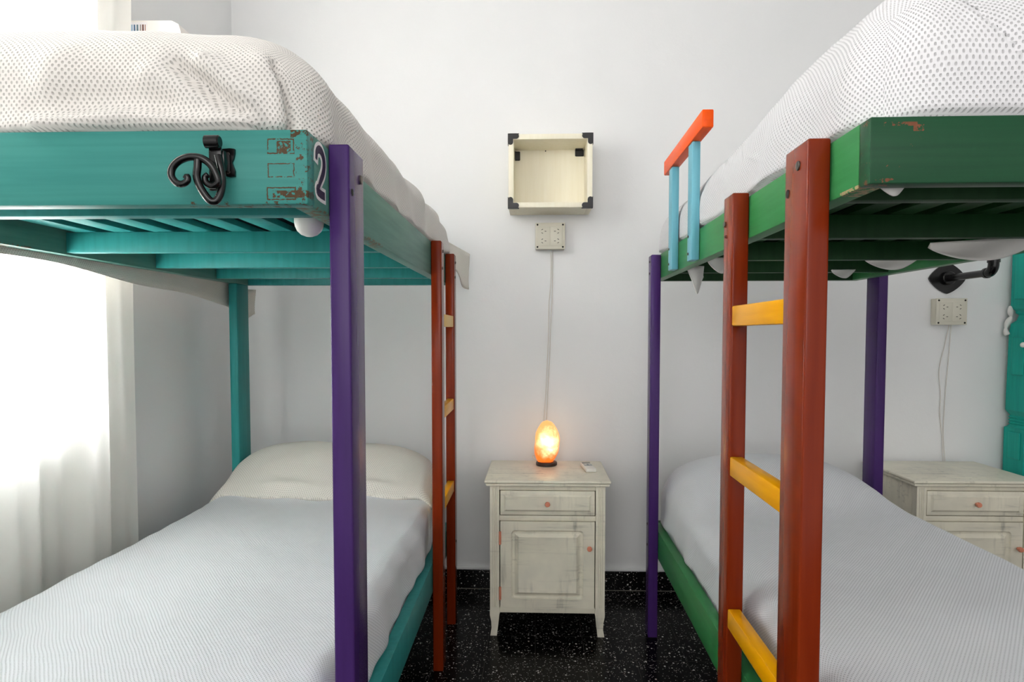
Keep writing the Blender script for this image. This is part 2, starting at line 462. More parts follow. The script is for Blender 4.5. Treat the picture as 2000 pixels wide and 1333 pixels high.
# left bunk (teal)
LB = bunk(-.390, -.0053, -1, 1.1227, 3.046, 1.643, 1.518, .420, .305, .953, (TEAL_F, TEAL, TEAL_P),
          'teal painted bunk bed on the left, numbered 2, with a purple corner post')
p = post(LB, 'post', PURPLE, .001, .040, 1.235, 1.342, 1.650); p['label'] = 'purple painted front post'
bolt(LB, .040, -.685, 1.602, 1, .009); hole(LB, .040, -.745, 1.565, 1, .007)
for (y0, y1) in ((2.485, 2.562), (2.895, 2.965)):
    p = post(LB, 'ladder_post', RED, .001, .040, y0, y1, 1.645); p['label'] = 'brick red ladder post'
    bolt(LB, .040, y0+.045-2, 1.61, 1, .006); bolt(LB, .040, y0+.03-2, 1.545, 1, .006)
    bolt(LB, .040, y0+.03-2, .37, 1, .006)
for z in (1.326, .965, .602):
    p = box('rung', .008, .036, .5625, .8945, z, z+.048, YELLOW if z < 1.2 else PALEY, LB, .003); p['label'] = 'yellow ladder rung' if z < 1.2 else 'pale yellow ladder rung'
p = post(LB, 'post', TEAL_P, -.952, -.915, 2.885, 3.005, 1.5185, 0); p['label'] = 'teal post under the far corner'
p = post(LB, 'post', TEAL_P, -.993, -.954, 1.235, 1.345, 1.632); p['label'] = 'teal post on the window side'

# right bunk (green)
RB = bunk(.5166, .0059, 1, 1.0504, 2.987, 1.6305, 1.529, .456, .338, .884, (GREEN_F, GREEN, GREEN_D),
          'green painted bunk bed on the right with a brick red ladder of yellow rungs')
for (y0, y1) in ((1.185, 1.292), (1.635, 1.712)):
    p = post(RB, 'ladder_post', RED, -.041, -.001, y0, y1, 1.638); p['label'] = 'brick red ladder post'
bolt(RB, -.041, 1.226-2, 1.600, -1, .0085); hole(RB, -.041, 1.276-2, 1.560, -1, .008)
bolt(RB, -.041, 1.70-2, 1.572, -1, .008); bolt(RB, -.041, 1.69-2, 1.60-.06, -1, .004)
for z, zz in ((1.317, 1.3655), (.950, .9975), (.570, .618)):
    p = box('rung', -.039, -.008, 1.2925-2, 1.6345-2, z, zz, YELLOW, RB, .0035); p['label'] = 'bright yellow ladder rung'
p = post(RB, 'post', PURPLE, -.041, -.001, 2.80, 2.872, 1.626); p['label'] = 'purple painted post by the nightstand'
for z in (1.60, 1.55, .48, .39): bolt(RB, -.041, 2.845-2, z, -1, .005)
p = post(RB, 'post', PURPLE, .885, .925, 2.80, 2.90, 1.70); p['label'] = 'purple painted post on the far side'
# guard rail
gr = box('guard_rail', -.030, .004, 1.998-2, 2.60-2, 1.903, 1.956, ORANGE, RB, .004); gr['label'] = 'orange guard rail bar'
for yy in (2.135, 2.455):
    g = box('guard_post', -.026, -.001, yy-2, yy+.062-2, 1.532, 1.9025, SKY, RB, .003); g['label'] = 'light blue guard rail post'
    bolt(RB, -.026, yy+.045-2, 1.61, -1, .0045); bolt(RB, -.026, yy+.045-2, 1.555, -1, .0045)

# number sticker '2' on the end of the left rail
def number_two():
    pts = []
    # outline of a heavy 2, unit height 1, width .62
    cl = [(0.06, .74), (.10, .90), (.24, .985), (.40, .97), (.53, .86), (.55, .70), (.48, .54), (.34, .38), (.20, .22), (.13, .115), (.30, .085), (.58, .085)]
    cl = smooth_path([(a, 0, b) for a, b in cl], 5)
    def strip(wd, ext):
        poly_a, poly_b = [], []
        n = len(cl)
        for i, p in enumerate(cl):
            d = (cl[min(i+1, n-1)]-cl[max(i-1, 0)]).normalized(); nn = Vector((-d.z, 0, d.x))
            f = .6+.5*math.sin(min(1, i/(n*.72))*math.pi) if i < n*.72 else 1.0
            w_ = wd*f if ext == 0 else wd*f+ext
            q = p.copy()
            if i == 0: q -= d*ext
            if i == n-1: q += d*ext
            poly_a.append(q+nn*w_); poly_b.append(q-nn*w_)
        return poly_a, poly_b
    root = None
    for nm, ext, xo, mat in (('sticker_outline', .075, .0006, m_plain('sticker_white', (225, 222, 222), .5)), ('sticker_digit', 0, .0012, m_plain('sticker_dark_purple', (44, 34, 58), .5))):
        A, B = strip(.085, ext); bm = bmesh.new()
        def P(q): return Vector((xo, -.838+q.x*.088, 1.541+q.z*.086))
        va = [bm.verts.new(P(q)) for q in A]; vb = [bm.verts.new(P(q)) for q in B]
        for i in range(len(va)-1): bm.faces.new((va[i], va[i+1], vb[i+1], vb[i]))
        bmesh.ops.recalc_face_normals(bm, faces=bm.faces)
        r = bmesh.ops.extrude_face_region(bm, geom=list(bm.faces))
        bmesh.ops.translate(bm, verts=[v for v in r['geom'] if isinstance(v, bmesh.types.BMVert)], vec=(-.0005, 0, 0))
        bmesh.ops.recalc_face_normals(bm, faces=bm.faces)
        o = mesh_obj(nm if root else 'number_sticker', bm, mat, root or LB)
        if root is None: root = o; o['label'] = 'white-edged dark number 2'
number_two()

# wrought-iron hook on the end board of the left bunk
def hook():
    y0 = -.8773
    V = lambda l: [(x, y0-d, z) for x, d, z in l]
    BAR1 = [(-0.139, 0.004, 1.587), (-0.14, 0.014, 1.583), (-0.141, 0.024, 1.587), (-0.139, 0.028, 1.6), (-0.135, 0.03, 1.611), (-0.139, 0.031, 1.621), (-0.148, 0.031, 1.621), (-0.153, 0.029, 1.614), (-0.149, 0.028, 1.608)]
    BAR2 = [(-0.139, 0.030, 1.592), (-0.134, 0.032, 1.575), (-0.131, 0.032, 1.552), (-0.132, 0.036, 1.531), (-0.138, 0.04, 1.517), (-0.146, 0.043, 1.516), (-0.154, 0.046, 1.526), (-0.161, 0.049, 1.54), (-0.164, 0.051, 1.554), (-0.162, 0.052, 1.567), (-0.161, 0.052, 1.58)]
    SCR = [(-0.181, 0.054, 1.549), (-0.178, 0.054, 1.553), (-0.178, 0.054, 1.546), (-0.186, 0.054, 1.541), (-0.196, 0.054, 1.543), (-0.204, 0.054, 1.554), (-0.202, 0.054, 1.567), (-0.191, 0.054, 1.578), (-0.175, 0.053, 1.584), (-0.157, 0.052, 1.583), (-0.143, 0.05, 1.574), (-0.135, 0.047, 1.56), (-0.132, 0.045, 1.546), (-0.141, 0.044, 1.54), (-0.151, 0.044, 1.544), (-0.154, 0.044, 1.553), (-0.149, 0.044, 1.558)]
    PLATE = [(-0.143, 1.61), (-0.13, 1.611), (-0.122, 1.61), (-0.122, 1.603), (-0.124, 1.594), (-0.127, 1.588), (-0.125, 1.582), (-0.122, 1.574), (-0.122, 1.564), (-0.131, 1.563), (-0.143, 1.566)]
    bm = bmesh.new()
    prism_bm(bm, PLATE, lambda p: Vector((p[0], y0+.0002, p[1])), lambda p: Vector((p[0], y0-.005, p[1])))
    root = mesh_obj('coat_hook', bm, IRON, LB); root['label'] = 'black wrought-iron scroll hook'
    for q in ((-.133, 1.601), (-.133, 1.571)):
        bm = bmesh.new(); disc_bm(bm, (q[0], y0-.0048, q[1]), (0, -1, 0), .0032, .0015, 12, .0007); mesh_obj('screw', bm, STEEL, root)
    yb = y0-.026
    bm = bmesh.new(); bx(bm, -.154, -.133, yb-.0045, yb, 1.535, 1.618, .0015); bx(bm, -.146, -.130, yb, y0-.004, 1.570, 1.602, .002)
    disc_bm(bm, (-.1555, yb-.010, 1.613), (1, 0, 0), .0105, .024, 20, .002)
    smooth_angle(mesh_obj('hook_strap', bm, IRON, root), 40)
    pp = smooth_path(V(BAR2), 6); tube('hook_bar', pp, .0062, IRON, root, 14)
    pp = smooth_path(V(SCR), 6); tube('hook_scroll', pp, [.0048 + .0014*math.sin(math.pi*i/(len(pp)-1)) for i in range(len(pp))], IRON, root, 12)
hook()
# small dome lamp under the corner of the upper left bunk
bm = bmesh.new(); lathe_bm(bm, [(.0290, .0070), (.0290, 0), (.0290, -.004), (.0275, -.012), (.0235, -.021), (.016, -.028), (.007, -.0315), (.0005, -.032)], seg=28)
dm = mesh_obj('dome_light', bm, WHITED, LB, True); dm.location = (-.068, 1.330-2, 1.525); dm['label'] = 'white dome light under the corner'

# ------------------------------------------------------------------ bedspreads
def hem_flap(name, parent, pts_top, drop, mat, thick=.003, wob=.006, n=24):
    """a hanging piece of cloth below a line: pts_top=(p0,p1), drop(t) its depth"""
    p0, p1 = Vector(pts_top[0]), Vector(pts_top[1]); d = (p1-p0); nrm = Vector((-d.y, d.x, 0)).normalized()
    bm = bmesh.new(); uvl = bm.loops.layers.uv.new('UVMap'); rows = []
    m = 8
    for j in range(m+1):
        row = []
        for i in range(n+1):
            t = i/n; q = p0+d*t - Vector((0, 0, 1))*drop(t)*(j/m) + nrm*wob*math.sin(t*7+j*.25)*(j/m)
            row.append((bm.verts.new(q), (d.length*t, drop(t)*j/m)))
        rows.append(row)
    for j in range(m):
        for i in range(n):
            q = [rows[j][i], rows[j][i+1], rows[j+1][i+1], rows[j+1][i]]
            f = bm.faces.new([k[0] for k in q])
            for lp, k in zip(f.loops, q): lp[uvl].uv = k[1]
    o = mesh_obj(name, bm, mat, parent, True)
    sm = o.modifiers.new('thickness', 'SOLIDIFY'); sm.thickness = thick; sm.offset = 0
    return o

# upper left
def ul_disp(p, n):
    q = p.copy(); d = 0
    far = max(0, min(1, (p.y-1.9)/1.1))
    d += .006*nz(p, 6, 3) + .0025*nz(p, 17, 5)
    side = max(0, n.x) ; front = max(0, -n.y)
    q.z -= max(0, n.z)*.034*(max(0, p.x+.92)/.5)**2
    if side > 0:
        # drape along the aisle side: soft vertical folds
        d += side*(.006*math.sin(p.y*23+p.z*10)*math.exp(-((p.z-1.68)/.10)**2) + .008*far + .011*far**.6*math.sin(p.y*17+(1.84-p.z)*12+2*nz(p, 3, 8)))
    if front > .02:
        f = lambda L, wd, h: fold(p, L, wd, h)
        e = 0
        e += f([(-.565, 1.765), (-.53, 1.735), (-.49, 1.695), (-.465, 1.655)], .018, .016)
        e -= f([(-.62, 1.765), (-.58, 1.73), (-.53, 1.69), (-.487, 1.672), (-.472, 1.650)], .012, .020)
        e += f([(-.66, 1.74), (-.60, 1.71), (-.54, 1.675), (-.495, 1.668)], .018, .010)
        e -= f([(-.455, 1.77), (-.438, 1.72), (-.428, 1.67), (-.43, 1.64)], .005, .016)
        e += f([(-.475, 1.78), (-.45, 1.72), (-.446, 1.66)], .014, .008)
        e += f([(-.85, 1.652), (-.70, 1.668), (-.60, 1.657), (-.49, 1.652)], .013, .014)
        e -= f([(-.86, 1.69), (-.74, 1.70), (-.64, 1.685)], .02, .008)
        e += f([(-.82, 1.78), (-.84, 1.70), (-.90, 1.64)], .03, .006)
        d += 1.6*e*min(1, front*1.6)*max(0, min(1, (1.82-p.z)/.05))
    q += n*d
    q.z -= .035*max(0, (p.y-2.2)/.85)**2*(1 if n.z > .3 else 0)*0
    return q
def bedspread(x, k, bm, mat, label):
    # mesh built in world axes about (x,2); origin at the bed's aisle corner, turned with the bed
    M = Matrix.Translation((x, 2, 0)) @ Matrix.Rotation(-k, 4, 'Z')
    bmesh.ops.transform(bm, matrix=Matrix.Translation((-x, -2, 0)), verts=bm.verts)
    o = mesh_obj('bedspread', bm, mat, None, True); o.location = (x, 2, 0); o.rotation_euler = (0, 0, -k)
    return tag(o, label, 'bedspread', 'white waffle-weave bedspreads on the bunks')
bm = rounded_box(-1.345, -.393, 1.128, 3.03, 1.600, 1.860, .122, .010, ul_disp)
# keep the cover inside the board line below its top edge
for v in bm.verts:
    if v.co.z < 1.645:
        v.co.x = min(max(v.co.x, -1.3), -.432); v.co.y = min(max(v.co.y, 1.163), 3.005)
    elif v.co.z < 1.66:
        pass
UL = bedspread(-.390, -.0053, bm, WAF, 'cream waffle-weave bedspread bunched over the upper bunk of the left bed')
hem_flap('hanging_corner', UL, ((.006, .90, 1.70), (.090, 1.085, 1.665)), lambda t: .05+.115*math.sin(t*1.75), WAFC, wob=.012)
# hem hanging down on the window side
hem_flap('hanging_hem', UL, ((-.965, -.75, 1.66), (-.965, .95, 1.66)), lambda t: .15+.09*t**1.5+.006*math.sin(t*14), WAFC, wob=.010, n=60)
hem_flap('hanging_corner', UL, ((-.968, .94, 1.50), (-.90, 1.052, 1.50)), lambda t: .085+.05*math.sin(t*2.6), WAFC, wob=.02)

def mattress(x, k, b, label):
    bm = bmesh.new(); bx(bm, *b, .02, 3); bmesh.ops.transform(bm, matrix=Matrix.Translation((-x, -2, 0)), verts=bm.verts)
    o = mesh_obj('mattress', bm, m_plain('mattress_ticking_gap_shade', (20, 24, 30), .9, 0, .05), None); o.location = (x, 2, 0); o.rotation_euler = (0, 0, -k)  # dark fabric colour that also holds the shade between the slats
    return tag(o, label, 'mattress', 'dark mattresses seen through the slats')
mattress(-.390, -.0053, (-1.29, -.445, 1.18, 2.99, 1.5975, 1.72), 'dark mattress with slat-gap shade in its colour between the teal slats of the left upper bunk')
mattress(.5166, .0059, (.572, 1.345, 1.11, 2.93, 1.6125, 1.73), 'dark mattress with slat-gap shade in its colour between the green slats of the right upper bunk')
# upper right
def ur_disp(p, n):
    q = p.copy(); d = .006*nz(p, 5, 9)+.002*nz(p, 15, 4)
    swell = math.exp(-((p.y-1.42)/.55)**2)
    front = max(0, -n.y); side = max(0, -n.x)
    q.z += swell*.055*max(0, n.z) + .04*max(0, n.z)*(p.x-.55)
    if front > .02:
        L = [(.60, 1.80), (.66, 1.765), (.74, 1.715), (.83, 1.66)]
        lz = 1.812-(p.x-.62)*.66+.012*math.sin(p.x*22)      # edge of the overlapping fold, running down to the right
        t = (p.z-lz)
        if t > 0 and p.x > .62: d -= .036*math.exp(-t/.06)*min(1, t/.004)*min(1, front*2)*min(1, (p.x-.62)/.03)
        else: d += .006*math.exp(t/.03)*min(1, front*2)
    if side > 0:
        d += side*(.004*math.sin(p.y*19+p.z*14)*math.exp(-((p.z-1.66)/.08)**2))
        d += side*.004*math.sin(p.y*9)
    return q+n*d
bm = rounded_box(.5215, 1.398, 1.060, 2.965, 1.600, 1.830, .125, .011, ur_disp)
for v in bm.verts:
    if v.co.z < 1.635:
        v.co.x = min(max(v.co.x, .556), 1.36); v.co.y = min(max(v.co.y, 1.090), 2.945)
UR = bedspread(.5166, .0059, bm, WAF2, 'white waffle-weave bedspread mounded high over the upper bunk of the right bed')
def flap(pts, drop, wob=.01): hem_flap('hanging_hem', UR, [(a-.5166, b-2, c) for a, b, c in pts], drop, SHEET, wob=wob)
arch = lambda h: (lambda t: .002+h*math.sin(math.pi*t)**.8)
flap([(.556, 1.10, 1.612), (.600, 1.10, 1.612)], lambda t: .075+.018*math.sin(math.pi*t), .004)
flap([(1.07, 1.86, 1.545), (1.335, 1.80, 1.555)], lambda t: .012+.046*math.sin(math.pi*(t**.9)), .02)
flap([(1.09, 2.27, 1.550), (1.26, 2.25, 1.550)], arch(.040))
flap([(1.14, 2.63, 1.545), (1.23, 2.63, 1.545)], arch(.032))
flap([(.555, 2.19, 1.545), (.645, 2.21, 1.545)], arch(.050))
flap([(.550, 2.46, 1.545), (.612, 2.47, 1.545)], lambda t: .012+.09*math.sin(math.pi*min(1, t*.85))**1.5)
flap([(.79, 1.105, 1.612), (.93, 1.105, 1.612)], lambda t: .03+.10*t, .004)

# lower left
def lower_disp(xc, hw, pillow, yp0, yp1, hp, aisle, seed):
    def f(p, n):
        q = p.copy(); d = .005*nz(p, 4, seed)+.0025*nz(p, 13, seed+2)
        if n.z > .2 and pillow:
            t = max(0, min(1, (p.y-yp0)/(yp1-yp0))); e = 1-abs((p.x-xc)/hw)**3.2
            q.z += hp*(t*t*(3-2*t))*max(0, e)*n.z
        sd = n.x*aisle
        if sd > .1: d += sd*(.007*math.sin(p.y*11+1)*math.exp(-((p.z-.48)/.07)**2)+.004*math.sin(p.y*31+p.z*20))
        return q+n*d
    return f
bm = rounded_box(-1.350, -.418, 1.150, 3.02, .380, .612, .05, .014, lower_disp(-.87, .46, True, 2.62, 2.92, .10, 1, 4))
for v in bm.verts:
    if v.co.z < .43: v.co.x = min(max(v.co.x, -1.305), -.431)
LL = bedspread(-.390, -.0053, bm, WAFS, 'white waffle-weave bedspread on the lower bunk of the left bed, folded over its pillow')
# turned-over part of the cover lying over the pillow
def pillow_cover():
    bm = bmesh.new(); uvl = bm.loops.layers.uv.new('UVMap'); nx, ny = 80, 40
    x0, x1, y0, y1 = -1.352, -.420, 2.665, 3.035; rows = []
    for j in range(ny+1):
        v = j/ny; row = []
        for i in range(nx+1):
            u = i/nx; x = x0+(x1-x0)*u
            lump = .5+.5*math.sin(u*6.2+.6)
            hem = y0 + .018*math.sin(u*9+1)+.03*(1-u)*(.4)+.012*math.sin(u*21)
            y = hem+(y1-hem)*v
            a = min(1, v/.10); front = math.sin(a*math.pi/2)
            edge = max(0, 1-abs(2*u-1)**3.4)**.6
            z = .630 + .018*front + .176*(math.sin(min(1, v/.72)*math.pi/2)**1.25)*edge*(.9+.06*lump) - .05*max(0, v-.75)/.25
            z += .016*math.exp(-((v-.09)/.05)**2)*(.5+.5*math.sin(u*17+2))*edge
            z += .005*noise.noise(Vector((x*9, y*9, 1)))
            side = max(0, (abs(2*u-1)-.90)/.10)
            z -= .09*side*(.4+.6*v)
            row.append((bm.verts.new((x, y, z)), (x, y*1.2)))
        rows.append(row)
    # hem roll under the front edge
    for k, (dy, dz) in enumerate(((.010, -.016), (.03, -.02))):
        rows.insert(0, [(bm.verts.new(Vector(c[0].co)+Vector((0, dy, dz))), c[1]) for c in rows[k if False else (k)]]) if k == 0 else None
    for j in range(len(rows)-1):
        for i in range(nx):
            q = [rows[j][i], rows[j][i+1], rows[j+1][i+1], rows[j+1][i]]; f = bm.faces.new([k[0] for k in q])
            for lp, k in zip(f.loops, q): lp[uvl].uv = k[1]
    bmesh.ops.transform(bm, matrix=Matrix.Translation((.390, -2, 0)), verts=bm.verts)
    o = mesh_obj('folded_pillow_cover', bm, WAFC, LL, True)
    sm = o.modifiers.new('thickness', 'SOLIDIFY'); sm.thickness = .004
    o['label'] = 'cream turned-over cloth covering the pillow'
pillow_cover()

bm = rounded_box(.545, 1.390, 1.078, 2.95, .420, .652, .070, .014, lower_disp(.955, .43, True, 2.35, 2.80, .130, -1, 14))
for v in bm.verts:
    if v.co.z < .466: v.co.x = min(max(v.co.x, .560), 1.357)
LR = bedspread(.5166, .0059, bm, WAFS, 'smooth white waffle-weave bedspread on the lower bunk of the right bed')

# ------------------------------------------------------------------ nightstands
def nightstand(loc, label):
    root = empty('nightstand', loc, label, 'nightstand', 0, 'two cream distressed nightstands')
    w2 = .252; d = .44; zt = .676
    # top with moulded edge (front at y=0 -> back d)
    bm = bmesh.new()
    bx(bm, -.268, .268, -.012, d, zt-.014, zt, .006, 3); bx(bm, -.262, .262, -.005, d-.002, zt-.026, zt-.0138, .004, 2)
    smooth_angle(mesh_obj('table_top', bm, DIST, root), 40)
    bm = bmesh.new()
    bx(bm, -.240, -.214, .034, d-.02, .10, zt-.026, .001)      # side panels
    bx(bm, .214, .240, .034, d-.02, .10, zt-.026, .001)
    bx(bm, -.214, .214, d-.03, d-.02, .10, zt-.026)
    bx(bm, -.214, .214, .034, d-.03, .10, .116)
    bx(bm, -.205, .205, .0145, .034, zt-.046, zt-.026, .001)    # front rails
    bx(bm, -.205, .205, .0145, .034, .498, .520, .001)
    bx(bm, -.205, .205, .0145, .034, .097, .119, .001)
    smooth_angle(mesh_obj('cabinet_body', bm, DIST, root), 40)
    for s in (-1, 1):       # front legs: fluted stile that turns into a curved foot
        bm = bmesh.new()
        prof = [(zt-.026, .245, .205), (.12, .245, .205), (.100, .246, .203), (.088, .2455, .206), (.06, .240, .2085), (.03, .239, .2120), (.012, .242, .2150), (0, .244, .2155)]
        rings = []
        for z, xo, xi in prof:
            fy = .006 if z > .095 else (.004 if z > .05 else (.008 if z > .02 else .002))
            rings.append([bm.verts.new((s*xo, fy, z)), bm.verts.new((s*xi, fy, z)), bm.verts.new((s*xi, fy+.034, z)), bm.verts.new((s*xo, fy+.034, z))])
        for a in range(len(rings)-1):
            for k in range(4): bm.faces.new((rings[a][k], rings[a][(k+1) % 4], rings[a+1][(k+1) % 4], rings[a+1][k]))
        bm.faces.new(rings[0]); bm.faces.new(rings[-1][::-1]); bmesh.ops.recalc_face_normals(bm, faces=bm.faces)
        for fx in (.217, .224, .232):   # reeds standing on the stile
            tube_bm(bm, [(s*fx, .006, .125), (s*fx, .006, zt-.036)], .0028, 8)
        smooth_angle(mesh_obj('front_leg', bm, DIST, root), 30)
        bm = bmesh.new(); bx(bm, s*.205, s*.240, d-.055, d-.019, 0, .10, .002); mesh_obj('rear_leg', bm, DIST, root)
    # drawer
    def raised(bm, x0, x1, z0, z1, y, frame, lift, slope):
        """raised-and-fielded panel on a slab front"""
        bx(bm, x0, x1, y, y+.018, z0, z1, .0018)
        a = [(x0+frame, z0+frame), (x1-frame, z0+frame), (x1-frame, z1-frame), (x0+frame, z1-frame)]
        b = [(x0+frame+slope, z0+frame+slope), (x1-frame-slope, z0+frame+slope), (x1-frame-slope, z1-frame-slope), (x0+frame+slope, z1-frame-slope)]
        va = [bm.verts.new((p[0], y+.001, p[1])) for p in a]; vb = [bm.verts.new((p[0], y-lift, p[1])) for p in b]
        for i in range(4): bm.faces.new((va[i], va[(i+1) % 4], vb[(i+1) % 4], vb[i]))
        bm.faces.new(vb)
    bm = bmesh.new(); raised(bm, -.201, .201, .524, .628, .009, .014, .007, .010)
    dr = mesh_obj('drawer', bm, DIST, root); smooth_angle(dr, 25)
    def knob(parent, x, z):
        bm = bmesh.new()
        lathe_bm(bm, [(.0060, 0), (.0060, .008), (.0105, .012), (.0112, .019), (.0095, .024), (.003, .025)], seg=16)
        bmesh.ops.transform(bm, matrix=Matrix.Translation((x, .003, z)) @ Matrix.Rotation(math.pi/2, 4, 'X'), verts=bm.verts)
        k = smooth_angle(mesh_obj('knob', bm, PINK, parent), 40); k['label'] = 'salmon pink knob'
    knob(dr, 0, .576)
    # door: frame with sunk rounded moulding and raised centre panel
    bm = bmesh.new(); x0, x1, z0, z1, y = -.201, .201, .121, .496, .009
    def rr(x0, x1, z0, z1, r, n=5):
        out = []
        for cx, cz, a0 in ((x1-r, z0+r, -90), (x1-r, z1-r, 0), (x0+r, z1-r, 90), (x0+r, z0+r, 180)):
            for k in range(n+1):
                a = math.radians(a0+90*k/n); out.append((cx+r*math.cos(a), cz+r*math.sin(a)))
        return out
    levels = [(0, y, .001), (.048, y, .016), (.053, y+.007, .014), (.058, y+.0095, .012), (.062, y+.009, .004), (.079, y-.003, .0015), (.081, y-.0022, .001)]
    rings = []
    for ins, yy, r in levels:
        rings.append([bm.verts.new((px, yy, pz)) for px, pz in rr(x0+ins*(.98), x1-ins*(.98), z0+ins*(.80 if ins < .06 else .86), z1-ins*(.80 if ins < .06 else .86), r)])
    n = len(rings[0])
    for a in range(len(rings)-1):
        for k in range(n): bm.faces.new((rings[a][k], rings[a][(k+1) % n], rings[a+1][(k+1) % n], rings[a+1][k]))
    bm.faces.new(rings[-1])
    back = [bm.verts.new((v.co.x, y+.018, v.co.z)) for v in rings[0]]
    for k in range(n): bm.faces.new((rings[0][(k+1) % n], rings[0][k], back[k], back[(k+1) % n]))
    bm.faces.new(back[::-1]); bmesh.ops.recalc_face_normals(bm, faces=bm.faces)
    door = mesh_obj('cupboard_door', bm, DIST, root); smooth_angle(door, 25)
    knob(door, .178, .387)
    for z in (.425, .185):
        bm = bmesh.new(); bx(bm, -.207, -.197, .002, .0095, z-.028, z+.028, .002); tube_bm(bm, [(-.203, .001, z-.028), (-.203, .001, z+.028)], .0035, 10)
        h = smooth_angle(mesh_obj('hinge', bm, PINK, door), 40); h['label'] = 'pink painted hinge'
    return root
NS1 = nightstand((.051, 2.795, 0), 'cream distressed nightstand between the two bunk beds under the glowing lamp')
NS2 = nightstand((1.866, 2.852, 0), 'cream distressed nightstand behind the green bunk at the right edge')

# salt lamp
def salt_lamp():
    root = empty('salt_lamp', (.052, 3.12, .6765), 'glowing orange salt crystal lamp on the nightstand', 'lamp')
    wood = m_plain('dark_brown_wood', (46, 24, 16), .35)
    bm = bmesh.new(); lathe_bm(bm, [(.046, 0), (.050, .003), (.050, .014), (.046, .018), (.03, .019)], seg=30); smooth_angle(mesh_obj('lamp_base', bm, wood, root), 40)
    N = NT('salt_crystal'); co = N.coord('Object')
    sp = N.n('ShaderNodeSeparateXYZ'); N.l(co, sp.inputs[0])
    n1 = N.noise(co, 22, 4, .6)
    # the bulb sits inside, a little towards the front: the crystal is hottest round it
    dx = N.math('SUBTRACT', sp.outputs[0], .006); dy = N.math('SUBTRACT', N.math('ABSOLUTE', sp.outputs[1]), .030); dz = N.math('MULTIPLY', N.math('SUBTRACT', sp.outputs[2], .112), .80)
    dist = N.math('SQRT', N.math('ADD', N.math('ADD', N.math('MULTIPLY', dx, dx), N.math('MULTIPLY', dy, dy)), N.math('MULTIPLY', dz, dz)))
    dist = N.math('ADD', dist, N.math('MULTIPLY', N.math('SUBTRACT', n1, .5), .075))
    hot = N.ramp(dist, .066, .014); hot.node.clamp = True
    zz = N.ramp(N.math('ADD', sp.outputs[2], N.math('MULTIPLY', N.math('SUBTRACT', n1, .5), .10)), .075, .125)
    cool = N.mix(zz, (.95, .16, .008, 1), (1.0, .52, .17, 1))     # darker orange salt near the base, paler above
    colr = N.mix(hot, cool, (1.0, .80, .45, 1))
    st = N.math('ADD', N.math('MULTIPLY', N.math('POWER', hot, 1.8), 3.4), .85)
    N.l(colr, N.b.inputs['Emission Color']); N.l(st, N.b.inputs['Emission Strength'])
    N.bump(N.noise(co, 60, 3), .5, .002)
    m = N.set(lin((220, 110, 50)), .4, 0, .3)
    bm = bmesh.new(); seg = 40; rings = []; K = 30
    prof = [(0, .034), (.06, .042), (.2, .054), (.38, .0595), (.55, .0585), (.7, .052), (.83, .041), (.92, .031), (.975, .020), (1, .004)]
    def pr(t):
        for (a, ra), (b, rb) in zip(prof[:-1], prof[1:]):
            if t <= b: return ra+(rb-ra)*(t-a)/(b-a)
        return prof[-1][1]
    for j in range(K+1):
        t = j/K; z = .014+.198*t; r = pr(t); row = []
        for k in range(seg):
            a = 2*math.pi*k/seg; rr = r*(1+.11*noise.noise(Vector((math.cos(a)*1.6, math.sin(a)*1.6, t*3.2)))+.02*noise.noise(Vector((math.cos(a)*5, math.sin(a)*5, t*9))))
            sk = .008*math.sin(t*2.4)-.004
            row.append(bm.verts.new((rr*math.cos(a)+sk, rr*.9*math.sin(a), z)))
        rings.append(row)
    for j in range(K):
        for k in range(seg): bm.faces.new((rings[j][k], rings[j][(k+1) % seg], rings[j+1][(k+1) % seg], rings[j+1][k]))
    bm.faces.new(rings[0][::-1]); bm.faces.new(rings[-1]); bmesh.ops.recalc_face_normals(bm, faces=bm.faces)
    o = mesh_obj('salt_crystal', bm, m, root, True)
    # clear plug and lead behind the base
    tube('lamp_cord', smooth_path([(-.02, .048, .006), (-.05, .055, .012), (-.062, .06, .02), (-.066, .07, .03), (-.05, .10, .03), (-.02, .13, .02), (.0, .155, .05), (.006, .18, .12)], 6), .0022, CABLE, root, 8)
salt_lamp()

# remote control
def remote():
    root = empty('remote_control', (.2415, 3.035, .6765), 'small white remote control lying on the nightstand beside the glowing lamp', 'remote control', math.radians(6))
    bm = bmesh.new(); bx(bm, -.024, .024, -.078, .078, 0, .017, .005, 3); smooth_angle(mesh_obj('remote_case', bm, WHITEP, root), 40)
    bm = bmesh.new(); bx(bm, -.019, .019, .042, .072, .0168, .0178, .0004); mesh_obj('display', bm, m_plain('grey_display', (96, 100, 92), .2), root)
    bm = bmesh.new(); bx(bm, -.018, .018, -.008, .030, .0168, .0182, .0005); mesh_obj('button_panel', bm, m_plain('pale_grey_buttons', (150, 156, 158), .4), root)
    for i, (bx_, by) in enumerate(((-.009, .02), (.009, .02), (0, .0))):
        bm = bmesh.new(); disc_bm(bm, (bx_, by, .018), (0, 0, 1), .0055, .0018, 14, .0006); mesh_obj('button', bm, WHITEP if i < 2 else m_plain('dark_button', (60, 66, 72), .4), root)
remote()

